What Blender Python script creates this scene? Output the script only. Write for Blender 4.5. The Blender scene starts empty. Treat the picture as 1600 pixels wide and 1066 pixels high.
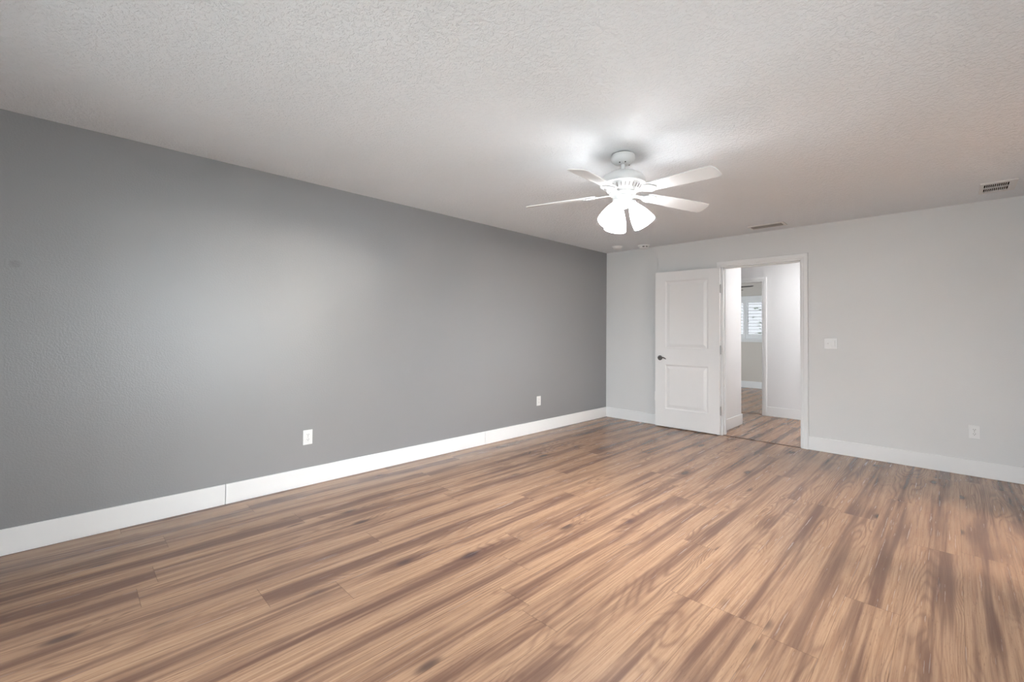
import bpy, bmesh, math, random
from mathutils import Vector, Matrix

# ------------------------------------------------------------------ scene, camera, world, lights
SC = bpy.context.scene
COL = SC.collection
PI = math.pi
H = 2.44                                   # ceiling height

F_PX = 693.08
yaw, pitch, roll = 0.7831, 0.0197, -0.0087
fw = Vector((-math.sin(yaw) * math.cos(pitch), math.cos(yaw) * math.cos(pitch), math.sin(pitch)))
rt = Vector((math.cos(yaw), math.sin(yaw), 0))
up = rt.cross(fw)
cr, sr = math.cos(roll), math.sin(roll)
cX, cY, cZ = cr * rt - sr * up, sr * rt + cr * up, -fw
cam_d = bpy.data.cameras.new('camera')
cam = bpy.data.objects.new('camera', cam_d)
COL.objects.link(cam)
cam.matrix_world = Matrix(((cX.x, cY.x, cZ.x, 3.6883), (cX.y, cY.y, cZ.y, -5.7121), (cX.z, cY.z, cZ.z, 1.2401), (0, 0, 0, 1)))
cam_d.sensor_fit = 'HORIZONTAL'
cam_d.sensor_width = 36.0
cam_d.lens = F_PX / 1600 * 36.0
cam_d.shift_y = -27.06 / 1600
cam_d.clip_start = 0.05
SC.camera = cam

SC.view_settings.view_transform = 'Standard'
SC.view_settings.look = 'None'
SC.view_settings.gamma = 1
SC.view_settings.use_curve_mapping = False
SC.view_settings.exposure = 1.3

W = bpy.data.worlds.new('overcast_sky')
SC.world = W
W.use_nodes = True
bg = W.node_tree.nodes['Background']
bg.inputs['Color'].default_value = (0.88, 0.94, 1.0, 1)
bg.inputs['Strength'].default_value = 4.6


def portal(name, loc, rot, sx, sy):
    l = bpy.data.lights.new(name, 'AREA')
    l.shape = 'RECTANGLE'
    l.size, l.size_y = sx, sy
    l.cycles.is_portal = True
    o = bpy.data.objects.new(name, l)
    COL.objects.link(o)
    o.location = loc
    o.rotation_euler = rot
    return o


# sky portals in the three window openings (they only steer sampling of the sky)
REAR_Y, RIGHT_X = -6.5, 4.5
PD = (0.8, 3.2, 0.02, 2.06)                # patio door in the rear wall: x0, x1, z0, z1
RW = (-5.35, -2.4, 0.55, 2.06)              # unseen right-wall window, added to light the charcoal wall: y0, y1, z0, z1
BW = (-0.37, 0.83, 1.14, 2.06)             # bedroom window beyond the hall: x0, x1, z0, z1
BED_Y = 5.53
portal('sky_portal', ((PD[0] + PD[1]) / 2, REAR_Y - 0.13, (PD[2] + PD[3]) / 2), (PI / 2, 0, 0), PD[1] - PD[0], PD[3] - PD[2])
portal('sky_portal', (RIGHT_X + 0.13, (RW[0] + RW[1]) / 2, (RW[2] + RW[3]) / 2), (PI / 2, 0, PI / 2), RW[1] - RW[0], RW[3] - RW[2])
portal('sky_portal', (4.13, 3.7, 1.3), (PI / 2, 0, PI / 2), 2.0, 1.6)
portal('sky_portal', (-2.73, 3.7, 1.3), (PI / 2, 0, -PI / 2), 2.0, 1.6)
portal('sky_portal', ((BW[0] + BW[1]) / 2, BED_Y + 0.13, (BW[2] + BW[3]) / 2), (PI / 2, 0, PI), BW[1] - BW[0], BW[3] - BW[2])


# ------------------------------------------------------------------ helpers
def box(bm, x0, x1, y0, y1, z0, z1):
    v = [bm.verts.new((x, y, z)) for x in (x0, x1) for y in (y0, y1) for z in (z0, z1)]
    for f in ((0, 1, 3, 2), (4, 6, 7, 5), (0, 4, 5, 1), (2, 3, 7, 6), (0, 2, 6, 4), (1, 5, 7, 3)):
        bm.faces.new([v[i] for i in f])
    return v


def lathe(bm, prof, seg=32, M=None, cap0=True, cap1=True):
    rings = []
    for r, z in prof:
        rings.append([bm.verts.new((r * math.cos(2 * PI * k / seg), r * math.sin(2 * PI * k / seg), z)) for k in range(seg)])
    for a, b in zip(rings, rings[1:]):
        for k in range(seg):
            bm.faces.new((a[k], a[(k + 1) % seg], b[(k + 1) % seg], b[k]))
    if cap0:
        bm.faces.new(rings[0][::-1])
    if cap1:
        bm.faces.new(rings[-1])
    vs = [v for r_ in rings for v in r_]
    if M is not None:
        bmesh.ops.transform(bm, matrix=M, verts=vs)
    return vs


def tube(bm, pts, rad, seg=10):
    """round tube along a path, rad a number or one radius per point"""
    pts = [Vector(p) for p in pts]
    rads = [rad] * len(pts) if not isinstance(rad, (list, tuple)) else rad
    rings = []
    for i, p in enumerate(pts):
        t = (pts[min(i + 1, len(pts) - 1)] - pts[max(i - 1, 0)]).normalized()
        ref = Vector((0, 0, 1)) if abs(t.z) < 0.9 else Vector((1, 0, 0))
        a = t.cross(ref).normalized()
        b = t.cross(a)
        rings.append([bm.verts.new(p + rads[i] * (math.cos(2 * PI * k / seg) * a + math.sin(2 * PI * k / seg) * b)) for k in range(seg)])
    for a, b in zip(rings, rings[1:]):
        for k in range(seg):
            bm.faces.new((a[k], a[(k + 1) % seg], b[(k + 1) % seg], b[k]))
    bm.faces.new(rings[0][::-1])
    bm.faces.new(rings[-1])


def prism(bm, outline, z0, z1, M=None):
    a = [bm.verts.new((x, y, z0)) for x, y in outline]
    b = [bm.verts.new((x, y, z1)) for x, y in outline]
    n = len(a)
    bm.faces.new(a[::-1])
    bm.faces.new(b)
    for k in range(n):
        bm.faces.new((a[k], a[(k + 1) % n], b[(k + 1) % n], b[k]))
    if M is not None:
        bmesh.ops.transform(bm, matrix=M, verts=a + b)


def obj(name, bm, mat, parent=None, smooth=False, bevel=0.0, segs=2, loc=None, rotz=None):
    bmesh.ops.recalc_face_normals(bm, faces=bm.faces)
    me = bpy.data.meshes.new(name)
    bm.to_mesh(me)
    bm.free()
    me.materials.append(mat)
    o = bpy.data.objects.new(name, me)
    COL.objects.link(o)
    if parent:
        o.parent = parent
    if loc is not None:
        o.location = loc
    if rotz is not None:
        o.rotation_euler = (0, 0, rotz)
    if smooth:
        for p in me.polygons:
            p.use_smooth = True
        try:
            me.set_sharp_from_angle(angle=math.radians(38))
        except Exception:
            pass
    if bevel:
        m = o.modifiers.new('bevel', 'BEVEL')
        m.width = bevel
        m.segments = segs
        m.limit_method = 'ANGLE'
    return o


def B():
    return bmesh.new()


def tag(o, label, cat, group=None):
    o['label'] = label
    o['category'] = cat
    if group:
        o['group'] = group
    return o


def thing(name, label, cat, loc=(0, 0, 0), rotz=0, group=None):
    o = bpy.data.objects.new(name, None)
    o.empty_display_size = 0.1
    COL.objects.link(o)
    o.location = loc
    o.rotation_euler = (0, 0, rotz)
    return tag(o, label, cat, group)


def struct(name, bm, mat, label, cat, **kw):
    o = obj(name, bm, mat, **kw)
    o['kind'] = 'structure'
    return tag(o, label, cat)


# ------------------------------------------------------------------ materials
class NT:
    def __init__(s, name):
        s.m = bpy.data.materials.new(name)
        s.m.use_nodes = True
        s.t = s.m.node_tree
        s.b = s.t.nodes['Principled BSDF']
        s.out = s.t.nodes['Material Output']

    def n(s, typ, ins=None, **kw):
        nd = s.t.nodes.new(typ)
        for k, v in kw.items():
            setattr(nd, k, v)
        for k, v in (ins or {}).items():
            s.set(nd.inputs[k], v)
        return nd

    def set(s, sock, v):
        if isinstance(v, bpy.types.NodeSocket):
            s.t.links.new(v, sock)
        else:
            sock.default_value = v

    def math(s, op, a, b=None, c=None, clamp=False):
        nd = s.t.nodes.new('ShaderNodeMath')
        nd.operation = op
        nd.use_clamp = clamp
        s.set(nd.inputs[0], a)
        if b is not None:
            s.set(nd.inputs[1], b)
        if c is not None:
            s.set(nd.inputs[2], c)
        return nd.outputs[0]

    def xyz(s, x, y, z):
        return s.n('ShaderNodeCombineXYZ', {0: x, 1: y, 2: z}).outputs[0]

    def noise(s, vec, scale=1, detail=2, rough=0.5, dist=0):
        return s.n('ShaderNodeTexNoise', {'Vector': vec, 'Scale': scale, 'Detail': detail, 'Roughness': rough, 'Distortion': dist}).outputs['Fac']

    def smooth(s, v, a, b, lo=0.0, hi=1.0):
        nd = s.n('ShaderNodeMapRange', {0: v, 1: a, 2: b, 3: lo, 4: hi}, interpolation_type='SMOOTHSTEP')
        return nd.outputs[0]

    def mix(s, fac, a, b, mode='MIX'):
        nd = s.t.nodes.new('ShaderNodeMix')
        nd.data_type = 'RGBA'
        nd.blend_type = mode
        s.set(nd.inputs['Factor'], fac)
        s.set(nd.inputs[6], a)
        s.set(nd.inputs[7], b)
        return nd.outputs[2]

    def pos(s):
        return s.n('ShaderNodeNewGeometry').outputs['Position']

    def bump(s, h, strength, dist):
        nd = s.n('ShaderNodeBump', {'Height': h, 'Strength': strength, 'Distance': dist})
        s.t.links.new(nd.outputs[0], s.b.inputs['Normal'])


def rgba(c):
    return (c[0], c[1], c[2], 1.0)


def plain(name, col, rough=0.45, metal=0.0, spec=0.5, var=0.03):
    s = NT(name)
    tc = s.n('ShaderNodeTexCoord').outputs['Object']
    nz = s.noise(tc, 14, 3)
    c = s.mix(nz, rgba([x * (1 - var) for x in col]), rgba([min(1, x * (1 + var)) for x in col]))
    s.set(s.b.inputs['Base Color'], c)
    s.b.inputs['Roughness'].default_value = rough
    s.b.inputs['Metallic'].default_value = metal
    s.b.inputs['Specular IOR Level'].default_value = spec
    return s.m


def paint(name, col, rough, scale, strength, dist, spec=0.5, spots=None):
    """wall paint over an orange-peel or knock-down texture"""
    s = NT(name)
    p = s.pos()
    big = s.noise(p, 1.3, 2)
    c = s.mix(big, rgba([x * 0.975 for x in col]), rgba([x * 1.025 for x in col]))
    if spots:
        for (sx, sy, sz, rad, colr) in spots:
            d = s.n('ShaderNodeVectorMath', {0: p, 1: (sx, sy, sz)}, operation='DISTANCE').outputs['Value']
            d = s.math('ADD', d, s.math('MULTIPLY', s.math('SUBTRACT', s.noise(p, 60, 2), 0.5), 0.02))
            c = s.mix(s.smooth(d, rad * 0.4, rad, 0.55, 0.0), c, rgba(colr))
    s.set(s.b.inputs['Base Color'], c)
    s.b.inputs['Roughness'].default_value = rough
    s.b.inputs['Specular IOR Level'].default_value = spec
    a = s.noise(p, scale, 3, 0.55, 0.3)
    k = s.smooth(a, 0.42, 0.62)
    k = s.math('ADD', k, s.math('MULTIPLY', s.noise(p, scale * 2.7, 2), 0.35))
    s.bump(k, strength, dist)
    return s.m


def floor_mat():
    s = NT('walnut_laminate')
    PW, PL = 0.2, 1.8
    sep = s.n('ShaderNodeSeparateXYZ', {0: s.pos()})
    x, y = sep.outputs[0], sep.outputs[1]
    u = s.math('DIVIDE', s.math('SUBTRACT', x, 0.112), PW)
    row = s.math('FLOOR', u)
    fx = s.math('SUBTRACT', u, row)
    wn = s.n('ShaderNodeTexWhiteNoise', {'W': row}, noise_dimensions='1D').outputs['Value']
    v = s.math('DIVIDE', s.math('ADD', y, s.math('MULTIPLY', wn, 11.3)), PL)
    colm = s.math('FLOOR', v)
    fy = s.math('SUBTRACT', v, colm)
    idn = s.n('ShaderNodeTexWhiteNoise', {'Vector': s.xyz(row, colm, 0)}, noise_dimensions='2D')
    rid, rcol = idn.outputs['Value'], idn.outputs['Color']
    rs = s.n('ShaderNodeSeparateColor', {0: rcol})
    r1, r2 = rs.outputs[0], rs.outputs[1]
    zid = s.math('MULTIPLY', rid, 97.0)
    lx = s.math('SUBTRACT', fx, 0.5)                       # -0.5..0.5 across the plank
    # slow wander of the figure across the plank
    wob = s.math('MULTIPLY', s.math('SUBTRACT', s.noise(s.xyz(zid, y, 3.1), 1.3, 2), 0.5), 0.6)
    cx = s.math('ADD', lx, wob)
    # knots: stretched voronoi cells, most of them switched off
    vor = s.n('ShaderNodeTexVoronoi', {'Vector': s.xyz(s.math('MULTIPLY', x, 5.0), s.math('MULTIPLY', y, 1.9), zid), 'Scale': 1.0, 'Randomness': 1.0})
    vd = vor.outputs['Distance']
    on = s.math('GREATER_THAN', s.n('ShaderNodeSeparateColor', {0: vor.outputs['Color']}).outputs[0], 0.35)
    near = s.math('MULTIPLY', s.smooth(vd, 0.0, 0.55, 1.0, 0.0), on)
    core = s.math('MULTIPLY', s.smooth(vd, 0.05, 0.17, 1.0, 0.0), on)
    # heartwood: a dark streak that runs along the plank and breaks up
    st = s.noise(s.xyz(s.math('MULTIPLY', x, 10.0), s.math('MULTIPLY', y, 0.60), zid), 1, 3, 0.55, 0.3)
    st2 = s.noise(s.xyz(s.math('MULTIPLY', x, 34.0), s.math('MULTIPLY', y, 0.85), s.math('ADD', zid, 21.0)), 1, 2, 0.5, 0.3)
    cen = s.smooth(s.math('ABSOLUTE', cx), 0.0, 0.34, 1.0, 0.0)
    edge = s.smooth(s.math('ABSOLUTE', lx), 0.30, 0.5, 1.0, 0.0)
    heart = s.math('ADD', s.math('MULTIPLY', st, 0.56), s.math('MULTIPLY', st2, 0.58))
    heart = s.math('ADD', heart, s.math('MULTIPLY', cen, 0.15))
    heart = s.math('ADD', heart, s.math('MULTIPLY', near, 0.13))
    heart = s.math('ADD', heart, s.math('MULTIPLY', s.math('SUBTRACT', r1, 0.5), 0.05))
    dark = s.math('MULTIPLY', s.smooth(heart, 0.50, 0.83), s.math('MULTIPLY_ADD', edge, 0.75, 0.25))
    # cathedral grain: contour lines of a stretched height field
    fld = s.noise(s.xyz(s.math('MULTIPLY', x, 5.0), s.math('MULTIPLY', y, 0.42), s.math('ADD', zid, 40.0)), 1, 1.5, 0.45, 0.15)
    fld = s.math('ADD', fld, s.math('MULTIPLY', near, 0.10))
    fld = s.math('ADD', fld, s.math('MULTIPLY', s.math('MULTIPLY', cx, cx), 0.5))
    ring = s.math('SINE', s.math('MULTIPLY', fld, 165.0))
    ring = s.math('POWER', s.math('MULTIPLY_ADD', ring, 0.5, 0.5), 2.2)
    amp = s.noise(s.xyz(s.math('MULTIPLY', x, 4.0), s.math('MULTIPLY', y, 0.8), s.math('ADD', zid, 7.0)), 1, 2)
    ringm = s.math('MULTIPLY', ring, s.smooth(amp, 0.40, 0.66, 0.04, 0.5))
    # long fibres and short pores
    fib = s.noise(s.xyz(s.math('MULTIPLY', x, 95.0), s.math('MULTIPLY', y, 2.4), zid), 1, 3, 0.6)
    por = s.noise(s.xyz(s.math('MULTIPLY', x, 330.0), s.math('MULTIPLY', y, 26.0), zid), 1, 1)
    light = rgba((0.470, 0.288, 0.180))
    tan = rgba((0.325, 0.185, 0.110))
    brown = rgba((0.112, 0.056, 0.042))
    ink = rgba((0.06, 0.038, 0.035))
    c = s.mix(s.smooth(fib, 0.3, 0.72), light, tan)
    c = s.mix(s.math('MULTIPLY', dark, 0.86), c, brown)
    c = s.mix(ringm, c, brown)
    fine = s.noise(s.xyz(s.math('MULTIPLY', x, 210.0), s.math('MULTIPLY', y, 3.2), s.math('ADD', zid, 11.0)), 1, 2, 0.6)
    c = s.mix(s.smooth(fine, 0.54, 0.70, 0.0, 0.30), c, brown)
    c = s.mix(s.smooth(por, 0.60, 0.8, 0.0, 0.40), c, brown)
    c = s.mix(s.math('MULTIPLY', core, 0.85), c, ink)
    c = s.mix(s.math('MULTIPLY', r2, 0.15), c, rgba((0.25, 0.15, 0.10)))
    # seams
    ex = s.math('MULTIPLY', s.math('MINIMUM', fx, s.math('SUBTRACT', 1.0, fx)), PW)
    ey = s.math('MULTIPLY', s.math('MINIMUM', fy, s.math('SUBTRACT', 1.0, fy)), PL)
    e = s.math('MINIMUM', s.math('MULTIPLY', ex, 1.5), ey)
    seam = s.smooth(e, 0.0006, 0.0022, 1.0, 0.0)
    c = s.mix(s.math('MULTIPLY', seam, 0.45), c, rgba((0.06, 0.034, 0.024)))
    s.set(s.b.inputs['Base Color'], c)
    s.set(s.b.inputs['Roughness'], s.smooth(fib, 0.2, 0.8, 0.23, 0.28))
    s.b.inputs['Specular IOR Level'].default_value = 0.5
    hgt = s.math('SUBTRACT', s.math('MULTIPLY', fib, 0.12), s.math('ADD', seam, s.math('MULTIPLY', ring, 0.05)))
    s.bump(hgt, 0.07, 0.0008)
    return s.m


def emis(name, col, strength, base=(0.9, 0.9, 0.88)):
    s = NT(name)
    s.b.inputs['Base Color'].default_value = rgba(base)
    s.b.inputs['Emission Color'].default_value = rgba(col)
    s.b.inputs['Emission Strength'].default_value = strength
    s.b.inputs['Roughness'].default_value = 0.3
    return s.m


def glass_mat(name, tint):
    s = NT(name)
    tr = s.n('ShaderNodeBsdfTransparent', {0: rgba(tint)})
    gl = s.n('ShaderNodeBsdfGlossy', {'Roughness': 0.0})
    fr = s.n('ShaderNodeFresnel', {'IOR': 1.45})
    mx = s.n('ShaderNodeMixShader', {0: fr.outputs[0], 1: tr.outputs[0], 2: gl.outputs[0]})
    s.t.links.new(mx.outputs[0], s.out.inputs['Surface'])
    return s.m


M_FLOOR = floor_mat()
M_DARK = paint('charcoal_wall_paint', (0.250, 0.250, 0.256), 0.38, 95, 0.10, 0.004, 1.0,
               [(0.0, -5.919, 1.595, 0.028, (0.17, 0.17, 0.175))])
M_LIGHT = paint('pale_grey_wall_paint', (0.690, 0.690, 0.687), 0.48, 95, 0.12, 0.004, 0.4)
M_CEIL = paint('white_knockdown_ceiling', (0.80, 0.83, 0.862), 0.8, 58, 0.5, 0.006, 0.2)
M_HALL = paint('white_hall_paint', (0.76, 0.755, 0.76), 0.5, 95, 0.10, 0.004, 0.4)
M_BED = paint('greige_bedroom_paint', (0.60, 0.555, 0.505), 0.5, 95, 0.10, 0.004, 0.4)
M_TRIM = plain('white_trim_paint', (0.80, 0.80, 0.80), 0.45, 0, 0.25, 0.01)
M_DOOR = plain('white_door_paint', (0.81, 0.80, 0.795), 0.38, 0, 0.5, 0.01)
M_PLATE = plain('white_plastic', (0.78, 0.778, 0.775), 0.35, 0, 0.5, 0.01)
M_SLOT = plain('dark_slot', (0.05, 0.045, 0.04), 0.6)
M_CAULK = plain('caulk_shadow_grey', (0.45, 0.44, 0.43), 0.7)
M_FAN = plain('white_fan_enamel', (0.68, 0.68, 0.68), 0.36, 0, 0.5, 0.01)
M_VENT = plain('white_vent_enamel', (0.74, 0.73, 0.72), 0.45, 0, 0.4, 0.02)
M_VSLAT = plain('grey_vent_louvre', (0.30, 0.285, 0.27), 0.5, 0, 0.4, 0.04)
M_DUCT = plain('dusty_duct', (0.05, 0.038, 0.028), 0.95, 0, 0.0, 0.3)
M_NICK = plain('satin_nickel', (0.42, 0.41, 0.40), 0.32, 1.0, 0.5, 0.05)
M_PEWT = plain('dark_pewter', (0.16, 0.155, 0.15), 0.30, 1.0, 0.5, 0.05)
M_THR = plain('dark_walnut_strip', (0.10, 0.055, 0.035), 0.45, 0, 0.5, 0.2)
M_BROWN = plain('dark_brown_blade', (0.085, 0.065, 0.052), 0.45, 0, 0.5, 0.15)
def shade_mat():
    # frosted glass: scatters most of the bulb's light and lets some through
    s = NT('lit_frosted_glass')
    s.b.inputs['Base Color'].default_value = (0.9, 0.9, 0.9, 1)
    s.b.inputs['Roughness'].default_value = 0.25
    s.b.inputs['Emission Color'].default_value = (0.96, 0.985, 1.0, 1)
    s.b.inputs['Emission Strength'].default_value = 4.2
    tr = s.n('ShaderNodeBsdfTransparent', {0: (1, 1, 1, 1)})
    mx = s.n('ShaderNodeMixShader', {0: 0.105, 1: s.b.outputs[0], 2: tr.outputs[0]})
    s.t.links.new(mx.outputs[0], s.out.inputs['Surface'])
    return s.m


M_SHADE = shade_mat()
M_BULB = emis('lit_bulb', (0.96, 0.985, 1.0), 1000.0)
M_GLASS = glass_mat('window_glass', (0.97, 0.985, 0.98))
M_DIMGLASS = glass_mat('dimmed_window_glass', (0.30, 0.30, 0.30))  # grey tint added to tone down the bright outdoors
M_LEAF = plain('leaf_green', (0.10, 0.17, 0.06), 0.6, 0, 0.3, 0.5)
M_BARK = plain('bark', (0.14, 0.10, 0.075), 0.85, 0, 0.2, 0.3)
M_YARD = plain('pale_paving', (0.48, 0.47, 0.44), 0.9, 0, 0.2, 0.1)
M_WARM = emis('added_warm_globe', (1.0, 0.89, 0.78), 290.0)  # glow of the added warm lamp in the side room
M_HLAMP = emis('added_hall_glass', (1.0, 0.99, 0.98), 40.0)  # glow of the added hall lamp

# ------------------------------------------------------------------ the setting
T = 0.12
bm = B(); box(bm, -0.12, 4.62, -6.62, 0.01, -0.06, 0.0)
struct('floor', bm, M_FLOOR, 'walnut brown laminate plank floor of the empty bedroom', 'floor')
bm = B(); box(bm, -2.6, 4.0, 0.01, 5.65, -0.06, 0.0)
struct('floor_hall', bm, M_FLOOR, 'walnut brown laminate floor of the hall beyond the doorway', 'floor')
# the ceiling is cut open where the two registers sit
bm = B()
VH1, VH2 = (2.085, 2.405, -0.380, -0.230), (3.860, 4.014, -0.632, -0.358)
xs = [-0.12, VH1[0], VH1[1], VH2[0], VH2[1], 4.62]
for i in range(5):
    cut = {1: VH1, 3: VH2}.get(i)
    if cut is None:
        box(bm, xs[i], xs[i + 1], -6.62, 0.12, H, H + 0.1)
    else:
        box(bm, xs[i], xs[i + 1], -6.62, cut[2], H, H + 0.1)
        box(bm, xs[i], xs[i + 1], cut[3], 0.12, H, H + 0.1)
struct('ceiling', bm, M_CEIL, 'white knockdown textured ceiling above the empty bedroom', 'ceiling')
bm = B(); box(bm, -2.6, 4.0, 0.12, 5.65, H, H + 0.1)
struct('ceiling_hall', bm, M_CEIL, 'white ceiling of the hall and the far bedroom', 'ceiling')

bm = B(); box(bm, -T, 0, REAR_Y - T, T, 0, H)
struct('wall_left', bm, M_DARK, 'charcoal grey accent wall along the left side', 'wall')

JX0, JX1, JZ = 1.655, 2.512, 2.086          # rough opening of the doorway
bm = B()
box(bm, 0, JX0, 0, T, 0, H); box(bm, JX1, RIGHT_X + T, 0, T, 0, H); box(bm, JX0, JX1, 0, T, JZ, H)
struct('wall_back', bm, M_LIGHT, 'pale grey wall with the open doorway at the far end', 'wall')

bm = B()
box(bm, 0, PD[0], REAR_Y - T, REAR_Y, 0, H); box(bm, PD[1], RIGHT_X + T, REAR_Y - T, REAR_Y, 0, H)
box(bm, PD[0], PD[1], REAR_Y - T, REAR_Y, PD[3], H); box(bm, PD[0], PD[1], REAR_Y - T, REAR_Y, 0, PD[2])
struct('wall_rear', bm, M_LIGHT, 'pale grey rear wall behind the photographer with glass patio door', 'wall')

WD = (-2.25, -1.35, 2.06)                  # doorway to the added side room in the right wall: y0, y1, head
bm = B()
X0, X1 = RIGHT_X, RIGHT_X + T
box(bm, X0, X1, REAR_Y, RW[0], 0, H); box(bm, X0, X1, RW[0], RW[1], 0, RW[2]); box(bm, X0, X1, RW[0], RW[1], RW[3], H)
box(bm, X0, X1, RW[1], WD[0], 0, H); box(bm, X0, X1, WD[0], WD[1], WD[2], H); box(bm, X0, X1, WD[1], 0, 0, H)
struct('wall_right', bm, M_LIGHT, 'pale grey right wall with added window and side-room doorway', 'wall')


def window(name, label, axis, a0, a1, z0, z1, c, mull, glass=None):
    """frame of four bars and a mullion in a wall opening, two glass panes"""
    fwid, d0, d1 = 0.045, c + 0.03, c + 0.09
    def bar(bm_, p0, p1, q0, q1, e0=d0, e1=d1):
        if axis == 'x':
            box(bm_, p0, p1, e0, e1, q0, q1)
        else:
            box(bm_, e0, e1, p0, p1, q0, q1)
    b_ = B()
    bar(b_, a0, a0 + fwid, z0, z1); bar(b_, a1 - fwid, a1, z0, z1)
    bar(b_, a0 + fwid, a1 - fwid, z0, z0 + fwid); bar(b_, a0 + fwid, a1 - fwid, z1 - fwid, z1)
    bar(b_, mull - 0.03, mull + 0.03, z0 + fwid, z1 - fwid)
    w = struct(name, b_, M_TRIM, label, 'window')
    mid = (d0 + d1) / 2
    for p0, p1 in ((a0 + fwid, mull - 0.03), (mull + 0.03, a1 - fwid)):
        g = B(); bar(g, p0, p1, z0 + fwid, z1 - fwid, mid - 0.003, mid + 0.003)
        obj('pane', g, glass or M_GLASS, w)
    return w


window('window_1', 'sliding glass patio door in the rear wall behind the photographer', 'x', PD[0], PD[1], PD[2], PD[3], REAR_Y - T, 2.0)
window('added_window_2', 'unseen white framed window added to light the room from the right', 'y', RW[0], RW[1], RW[2], RW[3], RIGHT_X, -3.875)

# unseen side room and warm lamp, added to throw warm light from the right
bm = B()
box(bm, X1, 6.6, -3.1, -2.98, 0, H); box(bm, X1, 6.6, -0.5, -0.38, 0, H); box(bm, 6.6, 6.72, -3.1, -0.38, 0, H)
struct('wall_side_room', bm, M_LIGHT, 'pale walls of the added side room off the right side', 'wall')
bm = B(); box(bm, X1, 6.72, -3.1, -0.38, -0.06, 0)
struct('floor_side_room', bm, M_FLOOR, 'laminate floor of the added side room off the right side', 'floor')
bm = B(); box(bm, X1, 6.72, -3.1, -0.38, H, H + 0.1)
struct('ceiling_side_room', bm, M_CEIL, 'white ceiling of the added side room off the right side', 'ceiling')
vl = thing('added_warm_lamp', 'unseen warm globe lamp added in the side room for warm light', 'light', (6.597, -1.9, 2.0))
bm = B(); box(bm, -0.03, 0, -0.3, 0.3, -0.05, 0.05); obj('back_plate', bm, M_NICK, vl)
for k in range(3):
    bm = B(); bmesh.ops.create_uvsphere(bm, u_segments=16, v_segments=10, radius=0.06)
    bmesh.ops.translate(bm, verts=bm.verts, vec=(-0.085, -0.2 + 0.2 * k, 0)); obj('globe', bm, M_WARM, vl, smooth=True)

# baseboards
BH, BT = 0.142, 0.014


def board(name, x0, x1, y0, y1, label, h=BH):
    b_ = B(); box(b_, x0, x1, y0, y1, 0, h)
    return struct(name, b_, M_TRIM, label, 'baseboard', bevel=0.003)


for y0, y1, lab in ((REAR_Y, -4.8915, 'white baseboard length nearest the camera under the charcoal wall'),
                    (-4.8885, -2.4225, 'middle length of white baseboard under the charcoal wall'),
                    (-2.4195, -0.0, 'white baseboard length in the far corner under the charcoal wall')):
    board('baseboard_left', 0, BT, y0, y1, lab)
board('baseboard_back', BT, 1.59, -BT, 0, 'white baseboard left of the doorway, partly behind the open door')
board('baseboard_back', 2.566, RIGHT_X, -BT, 0, 'white baseboard right of the doorway under the pale wall')
board('baseboard_right', RIGHT_X - BT, RIGHT_X, REAR_Y, WD[0], 'white baseboard along the right wall')
board('baseboard_rear', BT, PD[0] - 0.06, REAR_Y, REAR_Y + BT, 'white baseboard along the rear wall')

# ---- doorway: jambs, casing with a stepped profile, stops, threshold
bm = B()
box(bm, JX0, JX0 + 0.02, -0.002, T + 0.002, 0, JZ - 0.02)
box(bm, JX1 - 0.02, JX1, -0.002, T + 0.002, 0, JZ - 0.02)
box(bm, JX0, JX1, -0.002, T + 0.002, JZ - 0.02, JZ)
box(bm, JX0 + 0.02, JX0 + 0.032, 0.045, 0.08, 0, JZ - 0.02)
box(bm, JX1 - 0.032, JX1 - 0.02, 0.045, 0.08, 0, JZ - 0.02)
box(bm, JX0 + 0.032, JX1 - 0.032, 0.045, 0.08, JZ - 0.032, JZ - 0.02)
struct('trim_1', bm, M_TRIM, 'white door jamb lining the open doorway', 'door frame', bevel=0.0015)


def casing(name, x0, x1, ztop, yf, sgn, label, wid=0.066):
    """picture-frame casing round an opening; the moulding steps from thin inner edge to thick outer edge"""
    prof = [(0, 0), (0, 0.009), (0.006, 0.012), (0.022, 0.0125), (0.027, 0.0165), (wid - 0.012, 0.0185), (wid - 0.004, 0.0175), (wid, 0.013), (wid, 0)]
    b_ = B()
    def ring(corner):
        return [b_.verts.new(corner(o_, d_)) for o_, d_ in prof]
    rings = [ring(lambda o_, d_: (x0 - o_, yf + sgn * d_, 0.0)),
             ring(lambda o_, d_: (x0 - o_, yf + sgn * d_, ztop + o_)),
             ring(lambda o_, d_: (x1 + o_, yf + sgn * d_, ztop + o_)),
             ring(lambda o_, d_: (x1 + o_, yf + sgn * d_, 0.0))]
    n_ = len(prof)
    for a, c in zip(rings, rings[1:]):
        for k in range(n_):
            b_.faces.new((a[k], a[(k + 1) % n_], c[(k + 1) % n_], c[k]))
    b_.faces.new(rings[0]); b_.faces.new(rings[-1][::-1])
    return struct(name, b_, M_TRIM, label, 'door casing')


casing('trim_2', JX0 + 0.012, JX1 - 0.012, JZ - 0.012, 0.0, -1, 'white moulded casing framing the doorway in the pale grey wall')
bm = B(); box(bm, JX0 + 0.02, JX1 - 0.02, -0.004, 0.018, 0, 0.005)
struct('trim_3', bm, M_THR, 'thin dark threshold strip across the doorway floor', 'threshold', bevel=0.002)
bm = B(); box(bm, JX1 - 0.0215, JX1 - 0.02, 0.008, 0.034, 0.90, 0.965)
sp = obj('strike_plate', bm, M_NICK)
tag(sp, 'small metal strike plate on the right jamb of the doorway', 'strike plate')

# ---- door leaf, swung open against the pale wall
DA = Vector((-0.825, -0.038)).normalized()
dr_rot = math.atan2(DA.y, DA.x)
DWID, DZ0, DZ1 = 0.822, 0.012, 2.062


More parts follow.
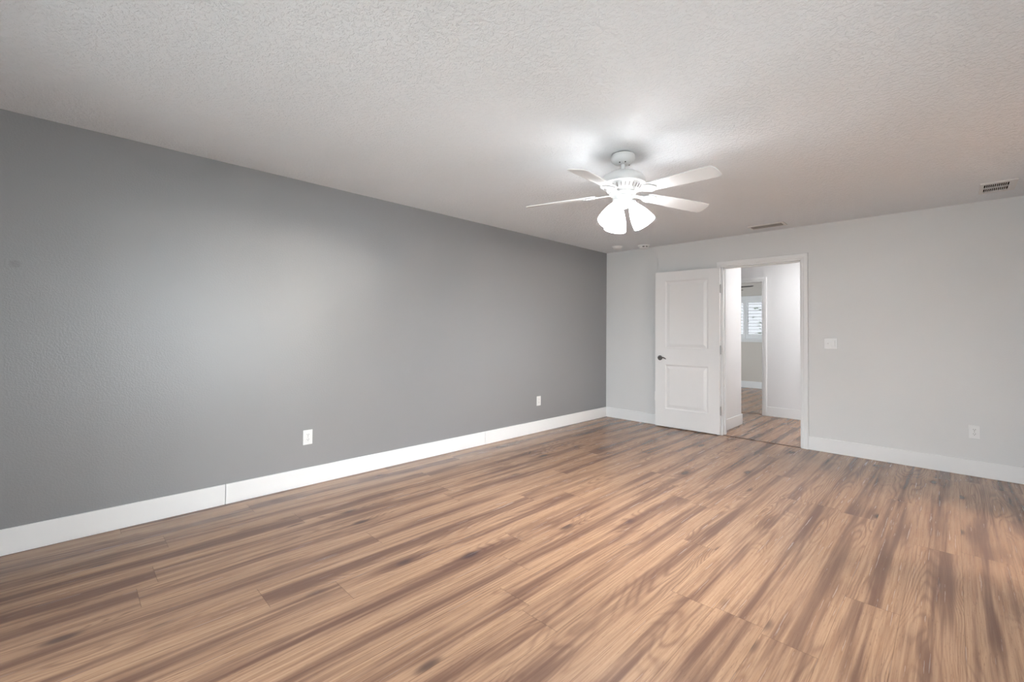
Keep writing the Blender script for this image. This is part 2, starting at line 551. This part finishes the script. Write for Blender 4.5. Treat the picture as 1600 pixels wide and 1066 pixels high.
def door_mesh(b_):
    us = [0.0, 0.136, 0.686, DWID]
    zs = [DZ0, 0.248, 0.832, 1.05, 1.94, DZ1]
    for side, y0 in ((1, 0.0), (-1, -0.035)):
        def V(u, z, d): return b_.verts.new((u, y0 - side * d, z))
        for i in range(3):
            for j in range(5):
                u0, u1, z0, z1 = us[i], us[i + 1], zs[j], zs[j + 1]
                if i == 1 and j in (1, 3):
                    loops = []
                    for ins, dep in ((0, 0), (0.004, 0.003), (0.012, 0.0085), (0.020, 0.0095), (0.027, 0.0085), (0.052, 0.0030), (0.058, 0.0022)):
                        loops.append([V(u0 + ins, z0 + ins, dep), V(u1 - ins, z0 + ins, dep), V(u1 - ins, z1 - ins, dep), V(u0 + ins, z1 - ins, dep)])
                    for a, c in zip(loops, loops[1:]):
                        for k in range(4):
                            b_.faces.new((a[k], a[(k + 1) % 4], c[(k + 1) % 4], c[k]))
                    b_.faces.new(loops[-1])
                else:
                    b_.faces.new([V(u0, z0, 0), V(u1, z0, 0), V(u1, z1, 0), V(u0, z1, 0)])
    y0, y1 = -0.035, 0.0
    for q in (((0, y0, DZ0), (0, y1, DZ0), (0, y1, DZ1), (0, y0, DZ1)), ((DWID, y0, DZ0), (DWID, y1, DZ0), (DWID, y1, DZ1), (DWID, y0, DZ1)),
              ((0, y0, DZ0), (DWID, y0, DZ0), (DWID, y1, DZ0), (0, y1, DZ0)), ((0, y0, DZ1), (DWID, y0, DZ1), (DWID, y1, DZ1), (0, y1, DZ1))):
        b_.faces.new([b_.verts.new(p) for p in q])
    bmesh.ops.remove_doubles(b_, verts=b_.verts, dist=0.0002)


bm = B(); door_mesh(bm)
door = struct('door_1', bm, M_DOOR, 'white two-panel door standing open against the pale grey wall', 'door', loc=(1.655, -0.057, 0), rotz=dr_rot)
# lever handle (rose, neck and curved lever pointing back to the hinges)
hu, hz = 0.757, 0.918
bm = B()
lathe(bm, [(0.033, 0.0), (0.033, 0.005), (0.029, 0.010), (0.016, 0.012)], 28, Matrix.Translation((hu, 0, hz)) @ Matrix.Rotation(-PI / 2, 4, 'X'))
hd = obj('door_handle', bm, M_PEWT, door, smooth=True)
hd['label'] = 'dark pewter lever handle'
bm = B()
tube(bm, [(hu, 0.008, hz), (hu, 0.048, hz)], 0.0095, 14)
tube(bm, [(hu + 0.008, 0.050, hz + 0.002), (hu - 0.012, 0.051, hz + 0.003), (hu - 0.035, 0.050, hz + 0.008), (hu - 0.060, 0.049, hz + 0.008), (hu - 0.085, 0.048, hz - 0.001), (hu - 0.100, 0.047, hz - 0.012)],
     [0.009, 0.011, 0.0095, 0.0085, 0.0075, 0.005], 12)
obj('lever', bm, M_PEWT, hd, smooth=True)
for hzz in (0.300, 1.047, 1.800):
    bm = B()
    tube(bm, [(-0.011, -0.002, hzz - 0.05), (-0.011, -0.002, hzz + 0.05)], 0.0075, 12)
    tube(bm, [(-0.011, -0.002, hzz - 0.055), (-0.011, -0.002, hzz - 0.05)], 0.005, 10)
    tube(bm, [(-0.011, -0.002, hzz + 0.05), (-0.011, -0.002, hzz + 0.056)], 0.0055, 10)
    box(bm, -0.006, 0.0, -0.033, -0.001, hzz - 0.048, hzz + 0.048)
    h_ = obj('hinge', bm, M_NICK, door, smooth=True)
    h_['label'] = 'satin nickel hinge'

# ---- hall and far bedroom seen through the doorway
bm = B(); box(bm, -2.6, 1.598, T, 0.90, 0, H)
struct('wall_hall_left', bm, M_HALL, 'white wall stub just inside the doorway on the left', 'wall')
HY = 1.872
bm = B()
box(bm, 1.597, 4.0, HY, HY + T, 0, H); box(bm, 0.77, 1.597, HY, HY + T, 2.062, H); box(bm, -2.6, 0.77, HY, HY + T, 0, H)
struct('wall_hall_far', bm, M_HALL, 'white hall wall facing the doorway', 'wall')
bm = B(); box(bm, 3.4, 3.52, T, HY, 0, H)
struct('wall_hall_right', bm, M_HALL, 'white wall closing the right end of the hall', 'wall')
bm = B(); SW = (2.7, 4.7, 0.5, 2.1)
box(bm, -2.72, -2.6, T, SW[0], 0, H); box(bm, -2.72, -2.6, SW[1], 5.65, 0, H); box(bm, -2.72, -2.6, SW[0], SW[1], 0, SW[2]); box(bm, -2.72, -2.6, SW[0], SW[1], SW[3], H)
box(bm, 4.0, 4.12, T, SW[0], 0, H); box(bm, 4.0, 4.12, SW[1], 5.65, 0, H); box(bm, 4.0, 4.12, SW[0], SW[1], 0, SW[2]); box(bm, 4.0, 4.12, SW[0], SW[1], SW[3], H)
struct('wall_bedroom_side', bm, M_BED, 'greige side walls of the far bedroom', 'wall')
bm = B()
box(bm, -2.6, BW[0], BED_Y, BED_Y + T, 0, H); box(bm, BW[1], 4.0, BED_Y, BED_Y + T, 0, H)
box(bm, BW[0], BW[1], BED_Y, BED_Y + T, 0, BW[2]); box(bm, BW[0], BW[1], BED_Y, BED_Y + T, BW[3], H)
struct('wall_bedroom_far', bm, M_BED, 'greige far bedroom wall around the shuttered window', 'wall')
casing('trim_4', 0.775, 1.592, 2.060, HY, -1, 'white casing framing the second doorway across the hall')
bm = B()
box(bm, 0.757, 0.775, HY - 0.002, HY + T + 0.002, 0, 2.06); box(bm, 1.592, 1.610, HY - 0.002, HY + T + 0.002, 0, 2.06); box(bm, 0.757, 1.610, HY - 0.002, HY + T + 0.002, 2.06, 2.078)
struct('trim_5', bm, M_TRIM, 'white jamb of the second doorway across the hall', 'door frame')
bm = B(); box(bm, 1.598, 1.612, T, 0.90, 0, BH); box(bm, 0.5, 1.612, 0.90, 0.914, 0, BH)
struct('baseboard_hall_left', bm, M_TRIM, 'white baseboard wrapping the hall stub wall inside the doorway', 'baseboard', bevel=0.003)
board('baseboard_hall_far', 1.659, 3.4, HY - BT, HY, 'white baseboard of the hall wall facing the doorway')
board('baseboard_bedroom', -2.6, 4.0, BED_Y - BT, BED_Y, 'white baseboard under the far bedroom window', 0.15)
bm = B(); box(bm, 0.775, 1.592, HY + 0.05, HY + 0.07, 0, 0.004)
struct('trim_6', bm, M_THR, 'thin threshold strip in the second doorway across the hall', 'threshold')

window('added_window_4', 'unseen white framed side window added to brighten the far bedroom', 'y', SW[0], SW[1], SW[2], SW[3], 4.0, 3.7)  # both side windows are added, unseen, to brighten the far bedroom
window('added_window_5', 'unseen white framed left side window added to brighten the far bedroom', 'y', SW[0], SW[1], SW[2], SW[3], -2.72, 3.7)
# bedroom window: frame, glass, head moulding, sill with apron, plantation shutters
w3 = window('window_3', 'white framed bedroom window seen through two doorways', 'x', BW[0], BW[1], BW[2], BW[3], BED_Y + 0.02, (BW[0] + BW[1]) / 2, M_DIMGLASS)
bm = B()
box(bm, BW[0] - 0.07, BW[1] + 0.07, BED_Y - 0.02, BED_Y, BW[3] - 0.005, BW[3] + 0.055)
box(bm, BW[0] - 0.09, BW[1] + 0.09, BED_Y - 0.035, BED_Y, BW[3] + 0.055, BW[3] + 0.075)
box(bm, BW[0] - 0.07, BW[0], BED_Y - 0.018, BED_Y, BW[2], BW[3]); box(bm, BW[1], BW[1] + 0.07, BED_Y - 0.018, BED_Y, BW[2], BW[3])
obj('window_casing', bm, M_TRIM, w3)
bm = B()
box(bm, BW[0] - 0.09, BW[1] + 0.09, BED_Y - 0.05, BED_Y + 0.05, BW[2] - 0.03, BW[2])
box(bm, BW[0] - 0.07, BW[1] + 0.07, BED_Y - 0.018, BED_Y, BW[2] - 0.075, BW[2] - 0.03)
obj('window_sill', bm, M_TRIM, w3)
mid = (BW[0] + BW[1]) / 2
for (a0, a1, lab) in ((BW[0] + 0.004, mid - 0.002, 'left white louvred shutter on the bedroom window'), (mid + 0.002, BW[1] - 0.004, 'right white louvred shutter on the bedroom window')):
    sh = thing('window_shutter', lab, 'shutter', (a0, BED_Y - 0.008, BW[2] + 0.003), 0, 'shutters on the bedroom window')
    w_, h_ = a1 - a0, BW[3] - BW[2] - 0.01
    bm = B()
    box(bm, 0, 0.045, 0, 0.026, 0, h_); box(bm, w_ - 0.045, w_, 0, 0.026, 0, h_)
    box(bm, 0.045, w_ - 0.045, 0, 0.026, 0, 0.105); box(bm, 0.045, w_ - 0.045, 0, 0.026, h_ - 0.075, h_)
    obj('frame', bm, M_TRIM, sh, bevel=0.002)
    nl = 10
    for k in range(nl):
        zc = 0.105 + (h_ - 0.18) * (k + 0.5) / nl
        bm = B(); box(bm, 0.046, w_ - 0.046, -0.030, 0.030, -0.0035, 0.0035)
        bmesh.ops.rotate(bm, verts=bm.verts, cent=(0, 0, 0), matrix=Matrix.Rotation(math.radians(-2), 3, 'X'))
        bmesh.ops.translate(bm, verts=bm.verts, vec=(0, 0.013, zc))
        obj('louvre', bm, M_TRIM, sh)

bf = thing('ceiling_fan', 'dark brown fan in the far bedroom, one blade showing through doorway', 'ceiling fan', (0.31, 3.7, H))
bm = B(); lathe(bm, [(0.06, 0), (0.06, -0.03), (0.03, -0.05)], 24); lathe(bm, [(0.012, -0.05), (0.012, -0.15)], 12); obj('canopy', bm, M_BROWN, bf, smooth=True)
bm = B(); lathe(bm, [(0.03, -0.14), (0.11, -0.16), (0.12, -0.23), (0.09, -0.26), (0.04, -0.27)], 32); obj('motor_housing', bm, M_BROWN, bf, smooth=True)
for k in range(5):
    bm = B()
    o_ = [(0.10, 0.02), (0.16, 0.045), (0.30, 0.06), (0.50, 0.066), (0.60, 0.060), (0.625, 0.045), (0.632, 0.0)]
    prism(bm, o_ + [(r, -w) for r, w in reversed(o_[:-1])], -0.004, 0.004, Matrix.Rotation(math.radians(-3 + 72 * k), 4, 'Z') @ Matrix.Translation((0, 0, -0.262)) @ Matrix.Rotation(math.radians(14), 4, 'X'))
    obj('blade', bm, M_BROWN, bf)

# unseen flush lamp above the door head, added to brighten the hall
hl = thing('added_hall_lamp', 'unseen round flush lamp added to brighten the hall', 'ceiling lamp', (2.75, 1.0, H))
bm = B(); lathe(bm, [(0.17, 0), (0.17, -0.03), (0.155, -0.035)], 40); obj('base', bm, M_NICK, hl, smooth=True)
bm = B(); lathe(bm, [(0.155, -0.03), (0.15, -0.06), (0.12, -0.085), (0.06, -0.1), (0.005, -0.103)], 40); obj('glass_dome', bm, M_HLAMP, hl, smooth=True)

# ------------------------------------------------------------------ outdoors
bm = B(); box(bm, -12, 14, -18, REAR_Y - T, -0.2, -0.08); box(bm, RIGHT_X + T + 2.2, 14, REAR_Y - T, 5.65, -0.2, -0.08); box(bm, X1, RIGHT_X + T + 2.2, REAR_Y - T, -3.1, -0.2, -0.08)
box(bm, -12, 14, 5.65, 18, -0.2, -0.08)
struct('ground', bm, M_YARD, 'pale ground outside the windows', 'ground')
rng = random.Random(4)


def leafy(name, label, cat, base, crown_z, rx, rz, n, size, branches):
    t = thing(name, label, cat, base)
    b_ = B()
    tube(b_, [(0, 0, 0), (0.05, 0, crown_z * 0.5), (0.0, 0.03, crown_z)], [0.06, 0.045, 0.02], 8)
    for k in range(branches):
        a = rng.uniform(0, 2 * PI); z0 = crown_z * rng.uniform(0.45, 0.95)
        e = Vector((math.cos(a) * rx * rng.uniform(.6, 1.1), math.sin(a) * rx * 0.6, z0 + rng.uniform(0.1, rz)))
        tube(b_, [(0.02, 0, z0), (e.x * 0.5, e.y * 0.5, z0 + (e.z - z0) * 0.35), e], [0.02, 0.013, 0.005], 6)
    obj('trunk', b_, M_BARK, t, smooth=True)
    b_ = B()
    for k in range(n):
        a = rng.uniform(0, 2 * PI); q = rng.random() ** 0.5
        p = Vector((math.cos(a) * rx * q, math.sin(a) * rx * q, crown_z + rng.uniform(-rz, rz)))
        d = Vector((rng.uniform(-1, 1), rng.uniform(-1, 1), rng.uniform(-1, 1))).normalized() * size
        e = d.cross(Vector((rng.uniform(-1, 1), rng.uniform(-1, 1), rng.uniform(-1, 1)))).normalized() * size * 0.45
        b_.faces.new([b_.verts.new(p - d), b_.verts.new(p + e), b_.verts.new(p + d), b_.verts.new(p - e)])
    obj('foliage', b_, M_LEAF, t)
    return t


leafy('bush', 'small green bush outside the far bedroom window', 'bush', (0.30, 7.1, -0.08), 1.25, 0.22, 0.26, 90, 0.045, 5)
leafy('tree', 'sparse bare-branched tree outside the far bedroom window', 'tree', (0.15, 9.0, -0.08), 2.1, 0.9, 0.7, 60, 0.05, 24)

# ------------------------------------------------------------------ ceiling fan with light kit
FX, FY = 2.125, -3.10
fan = thing('ceiling_fan', 'white five-blade ceiling fan with lit frosted glass shades', 'ceiling fan', (FX, FY, H))
bm = B()
lathe(bm, [(0.074, -0.006), (0.078, -0.010), (0.079, -0.026), (0.074, -0.044), (0.060, -0.058), (0.040, -0.066), (0.026, -0.068)], 40)
can = obj('canopy', bm, M_FAN, fan, smooth=True)
bm = B(); lathe(bm, [(0.066, 0.0), (0.066, -0.007)], 36); obj('canopy_shadow_gap', bm, M_SLOT, can)  # dark disc painted in for the shadow gap above the canopy
for a in (-40, -85, 60):
    bm = B()
    lathe(bm, [(0.0045, 0.0), (0.0045, 0.003)], 12, Matrix.Rotation(math.radians(a), 4, 'Z') @ Matrix.Translation((0.047, 0, -0.0645)) @ Matrix.Rotation(math.radians(155), 4, 'Y'))
    obj('screw_hole', bm, M_SLOT, can)
bm = B(); lathe(bm, [(0.014, -0.055), (0.014, -0.135)], 20)
lathe(bm, [(0.022, -0.115), (0.022, -0.132)], 20); obj('downrod', bm, M_FAN, fan, smooth=True)
bm = B()
lathe(bm, [(0.020, -0.120), (0.055, -0.122), (0.095, -0.131), (0.128, -0.149), (0.146, -0.174), (0.150, -0.200), (0.148, -0.208), (0.132, -0.210)], 56)
mh = obj('motor_housing', bm, M_FAN, fan, smooth=True)
bm = B()
lathe(bm, [(0.128, -0.206), (0.124, -0.216), (0.104, -0.247), (0.092, -0.256), (0.070, -0.262)], 56)
vr = obj('vent_ring', bm, M_FAN, mh, smooth=True)
for k in range(28):
    a = 2 * PI * k / 28
    b_ = B(); box(b_, -0.0025, 0.0025, -0.004, 0.004, -0.013, 0.013)
    bmesh.ops.transform(b_, verts=b_.verts, matrix=Matrix.Rotation(a, 4, 'Z') @ Matrix.Translation((0.1145, 0, -0.2315)) @ Matrix.Rotation(math.radians(33), 4, 'Y') @ Matrix.Rotation(PI / 2, 4, 'Z'))
    obj('vent_slot', b_, M_VSLAT, mh)
bm = B(); lathe(bm, [(0.085, -0.258), (0.088, -0.266), (0.080, -0.276), (0.062, -0.280)], 48); obj('rotor_hub', bm, M_FAN, fan, smooth=True)
bm = B(); lathe(bm, [(0.058, -0.278), (0.064, -0.284), (0.066, -0.300), (0.066, -0.322), (0.058, -0.334), (0.045, -0.338)], 44)
sh_ = obj('switch_housing', bm, M_FAN, fan, smooth=True)
bm = B(); lathe(bm, [(0.042, -0.335), (0.040, -0.350), (0.030, -0.362), (0.012, -0.368), (0.004, -0.374)], 36)
fit = obj('light_fitter', bm, M_FAN, fan, smooth=True)


def blade_outline():
    half = []
    for k in range(14):
        t = k / 13
        half.append((0.180 + 0.455 * t, 0.0475 + 0.0145 * math.sin(t * PI * 0.55)))
    half[0] = (0.180, 0.040)
    half += [(0.648, 0.0605), (0.657, 0.0560), (0.664, 0.0440), (0.668, 0.0220)]
    return half + [(0.669, 0)] + [(r, -w) for r, w in reversed(half)]


def iron_mesh(b_):
    # forked blade iron: arm from the hub, widening into a rounded plate under the blade root
    out = [(0.070, 0.017), (0.110, 0.013), (0.150, 0.016), (0.170, 0.030), (0.190, 0.043), (0.215, 0.046), (0.235, 0.038), (0.248, 0.022), (0.262, 0.008)]
    prism(b_, out + [(r, -w) for r, w in reversed(out)], -0.0075, -0.0025)


for k in range(5):
    az = math.radians(-9.6 + 72 * k)
    Mb = Matrix.Rotation(az, 4, 'Z') @ Matrix.Translation((0, 0, -0.262)) @ Matrix.Rotation(math.radians(3.6), 4, 'Y') @ Matrix.Rotation(math.radians(-13), 4, 'X')
    bm = B(); prism(bm, blade_outline(), 0.0, 0.006, Mb)
    bl = obj('blade', bm, M_FAN, fan, bevel=0.0015)
    bm = B(); iron_mesh(bm)
    lathe(bm, [(0.005, -0.010), (0.005, -0.006)], 10, Matrix.Translation((0.200, 0.025, 0)))
    lathe(bm, [(0.005, -0.010), (0.005, -0.006)], 10, Matrix.Translation((0.200, -0.025, 0)))
    lathe(bm, [(0.005, -0.010), (0.005, -0.006)], 10, Matrix.Translation((0.240, 0, 0)))
    bmesh.ops.transform(bm, verts=bm.verts, matrix=Mb)
    obj('blade_iron', bm, M_FAN, bl, bevel=0.001)

for az_d in (23, 143, 263):
    az = math.radians(az_d)
    base = Matrix.Rotation(az, 4, 'Z') @ Matrix.Translation((0.050, 0, -0.325)) @ Matrix.Rotation(math.radians(180 - 31), 4, 'Y')
    # local +Z now points down and outward
    bm = B(); lathe(bm, [(0.014, -0.018), (0.016, 0.0), (0.030, 0.006), (0.032, 0.026), (0.029, 0.034)], 28, base)
    obj('lamp_socket', bm, M_FAN, fan, smooth=True)
    bm = B()
    outer = [(0.028, 0.026), (0.034, 0.040), (0.046, 0.066), (0.058, 0.096), (0.067, 0.128), (0.073, 0.158), (0.076, 0.178)]
    inner = [(r - 0.003, z) for r, z in reversed(outer)]
    lathe(bm, outer + inner, 36, base, cap0=False, cap1=False)
    sd = obj('glass_shade', bm, M_SHADE, fan, smooth=True)
    sd['label'] = 'lit frosted glass bell shade'
    bm = B()
    lathe(bm, [(0.012, 0.03), (0.013, 0.055), (0.022, 0.078), (0.029, 0.100), (0.029, 0.112), (0.022, 0.128), (0.008, 0.136)], 20, base)
    obj('bulb', bm, M_BULB, sd, smooth=True)

# ------------------------------------------------------------------ ceiling fittings
sd1 = thing('smoke_detector', 'plain round white smoke detector on ceiling near the charcoal corner', 'smoke detector', (0.405, -0.365, H))
bm = B(); lathe(bm, [(0.072, 0), (0.072, -0.010), (0.066, -0.013)], 40); obj('base', bm, M_PLATE, sd1, smooth=True)
bm = B(); lathe(bm, [(0.068, -0.011), (0.066, -0.022), (0.055, -0.033), (0.030, -0.038), (0.006, -0.038)], 40); obj('cover', bm, M_PLATE, sd1, smooth=True)

sd2 = thing('motion_sensor', 'round white ceiling sensor with two dark slots nearer the door', 'sensor', (0.708, -0.186, H))
bm = B(); lathe(bm, [(0.078, 0), (0.078, -0.008), (0.070, -0.012)], 40); obj('base', bm, M_PLATE, sd2, smooth=True)
bm = B(); lathe(bm, [(0.062, -0.010), (0.060, -0.030), (0.052, -0.042), (0.030, -0.046), (0.006, -0.046)], 40); body = obj('cover', bm, M_PLATE, sd2, smooth=True)
for a in (-66, -25):
    bm = B()
    for k in range(-4, 4):
        a0, a1 = math.radians(a + k * 3.6), math.radians(a + (k + 1) * 3.6)
        q = []
        for (aa, r, z) in ((a0, 0.0625, -0.018), (a1, 0.0625, -0.018), (a1, 0.0618, -0.031), (a0, 0.0618, -0.031)):
            q.append((r * math.cos(aa), r * math.sin(aa), z))
        qi = [(p[0] * 0.93, p[1] * 0.93, p[2]) for p in q]
        vs = [bm.verts.new(p) for p in q + qi]
        for f in ((0, 1, 2, 3), (7, 6, 5, 4), (0, 4, 5, 1), (1, 5, 6, 2), (2, 6, 7, 3), (3, 7, 4, 0)):
            bm.faces.new([vs[i] for i in f])
    obj('slot', bm, M_SLOT, body)

# supply register above the door: frame, curved louvres, dark duct behind
v1 = thing('ceiling_vent', 'slim white louvred air register on ceiling above the doorway', 'air vent', (2.245, -0.305, H))
hx, hy = 0.175, 0.088
bm = B()
for (a, b_, c, d) in ((-hx, hx, -hy, -hy + 0.024), (-hx, hx, hy - 0.024, hy), (-hx, -hx + 0.024, -hy + 0.024, hy - 0.024), (hx - 0.024, hx, -hy + 0.024, hy - 0.024)):
    box(bm, a, b_, c, d, -0.010, 0)
obj('frame', bm, M_VENT, v1, bevel=0.003)
bm = B(); box(bm, -0.159, 0.159, -0.074, 0.074, 0.0, 0.13); bmesh.ops.delete(bm, geom=[f for f in bm.faces if all(v.co.z < 0.001 for v in f.verts)], context='FACES'); obj('duct_opening', bm, M_DUCT, v1)
for k in range(3):
    yc = -hy + 0.042 + k * 0.032
    bm = B()
    prof = [(-0.016, -0.0015), (-0.004, -0.0045), (0.008, -0.0105), (0.013, -0.0155)]
    a_ = [bm.verts.new((-hx + 0.026, yc + p, z)) for p, z in prof]; b2 = [bm.verts.new((hx - 0.026, yc + p, z)) for p, z in prof]
    a3 = [bm.verts.new((-hx + 0.026, yc + p, z + 0.001)) for p, z in prof]; b3 = [bm.verts.new((hx - 0.026, yc + p, z + 0.001)) for p, z in prof]
    for i in range(3):
        bm.faces.new((a_[i], b2[i], b2[i + 1], a_[i + 1])); bm.faces.new((a3[i], a3[i + 1], b3[i + 1], b3[i]))
        bm.faces.new((a_[i], a_[i + 1], a3[i + 1], a3[i])); bm.faces.new((b2[i], b3[i], b3[i + 1], b2[i + 1]))
    bm.faces.new((a_[0], a3[0], b3[0], b2[0])); bm.faces.new((a_[3], b2[3], b3[3], a3[3]))
    obj('louvre', bm, M_VSLAT, v1)

# return grille near the right end: plate with two rows of twelve slots
v2 = thing('ceiling_vent', 'white ceiling grille with two rows of dark slots at far right', 'air vent', (3.947, -0.495, H))
gx, gy = 0.100, 0.172
sx0, sx1 = -0.078, 0.058
rows = ((-0.128, -0.006), (0.008, 0.128))
bm = B()
ns = 12
pit = (sx1 - sx0) / ns
box(bm, -gx, gx, -gy, rows[0][0], -0.009, 0); box(bm, -gx, gx, rows[1][1], gy, -0.009, 0)
box(bm, -gx, gx, rows[0][1], rows[1][0], -0.009, 0)
for r0, r1 in rows:
    box(bm, -gx, sx0, r0, r1, -0.009, 0); box(bm, sx1, gx, r0, r1, -0.009, 0)
obj('face_plate', bm, M_VENT, v2)
for r0, r1 in rows:
    for k in range(ns + 1):
        xc = sx0 + k * pit
        if k in (0, ns):
            continue
        bm = B(); box(bm, xc - 0.0019, xc + 0.0019, r0, r1, -0.0085, -0.001)
        obj('bar', bm, M_VENT, v2)
bm = B(); box(bm, -0.086, 0.066, -0.136, 0.136, 0.0, 0.13); bmesh.ops.delete(bm, geom=[f for f in bm.faces if all(v.co.z < 0.001 for v in f.verts)], context='FACES'); obj('duct_opening', bm, M_DUCT, v2)


# ------------------------------------------------------------------ wall plates
def outlet(label, loc, rotz):
    """local frame: +Y out of the wall, X along it, Z up"""
    t = thing('wall_outlet', label, 'outlet', loc, rotz, 'wall outlets')
    b_ = B(); box(b_, -0.0365, 0.0365, 0, 0.006, -0.0585, 0.0585)
    obj('cover_plate', b_, M_PLATE, t, bevel=0.003)
    b_ = B(); lathe(b_, [(0.003, 0), (0.003, 0.0012)], 12, Matrix.Translation((0, 0.006, 0)) @ Matrix.Rotation(-PI / 2, 4, 'X'))
    obj('screw', b_, M_NICK, t)
    for zc in (0.0195, -0.0195):
        b_ = B()
        oc = [(-0.017, -0.008), (-0.011, -0.014), (0.011, -0.014), (0.017, -0.008), (0.017, 0.008), (0.011, 0.014), (-0.011, 0.014), (-0.017, 0.008)]
        prism(b_, oc, 0.005, 0.0078, Matrix.Translation((0, 0, zc)) @ Matrix.Rotation(PI / 2, 4, 'X') @ Matrix.Scale(-1, 4, (0, 0, 1)))
        r_ = obj('receptacle', b_, M_PLATE, t)
        b_ = B()
        box(b_, -0.0075, -0.0050, 0.0074, 0.0081, zc - 0.001, zc + 0.008); box(b_, 0.0050, 0.0075, 0.0074, 0.0081, zc, zc + 0.0075)
        lathe(b_, [(0.0028, 0.0), (0.0028, 0.0007)], 10, Matrix.Translation((0, 0.0074, zc - 0.007)) @ Matrix.Rotation(-PI / 2, 4, 'X'))
        obj('slots', b_, M_SLOT, r_)
    return t


outlet('white outlet low on the charcoal wall, the one nearer the camera', (0, -4.325, 0.384), -PI / 2)
outlet('white outlet low on the charcoal wall, the one nearer the far corner', (0, -1.524, 0.387), -PI / 2)
outlet('white outlet low on the pale grey wall right of the doorway', (3.813, 0, 0.391), PI)
outlet('white outlet on pale grey wall almost hidden behind the open door', (0.812, 0, 0.391), PI)

sw = thing('light_switch', 'white two-gang light switch plate on wall right of the doorway', 'light switch', (2.766, 0, 1.152), PI)
bm = B(); box(bm, -0.0575, 0.0575, 0, 0.006, -0.0575, 0.0575); obj('cover_plate', bm, M_PLATE, sw, bevel=0.003)
# local X runs to the left in the picture: toggle on the left, rocker on the right
bm = B(); box(bm, 0.023 - 0.005, 0.023 + 0.005, 0.004, 0.0068, -0.012, 0.012); tg = obj('toggle_slot', bm, M_PLATE, sw)
bm = B()
box(bm, 0.023 - 0.0042, 0.023 + 0.0042, 0.005, 0.019, -0.005, 0.005)
bmesh.ops.rotate(bm, verts=bm.verts, cent=(0.023, 0.005, 0), matrix=Matrix.Rotation(math.radians(-25), 3, 'X'))
obj('toggle', bm, M_PLATE, tg, bevel=0.001)
bm = B(); box(bm, -0.023 - 0.0168, -0.023 + 0.0168, 0.004, 0.0072, -0.0335, 0.0335); rk = obj('rocker_frame', bm, M_PLATE, sw, bevel=0.001)
bm = B()
vs = box(bm, -0.023 - 0.0145, -0.023 + 0.0145, 0.0065, 0.009, -0.031, 0.031)
for v in bm.verts:
    if v.co.z > 0 and v.co.y > 0.008:
        v.co.y += 0.003
obj('rocker', bm, M_PLATE, rk, bevel=0.001)
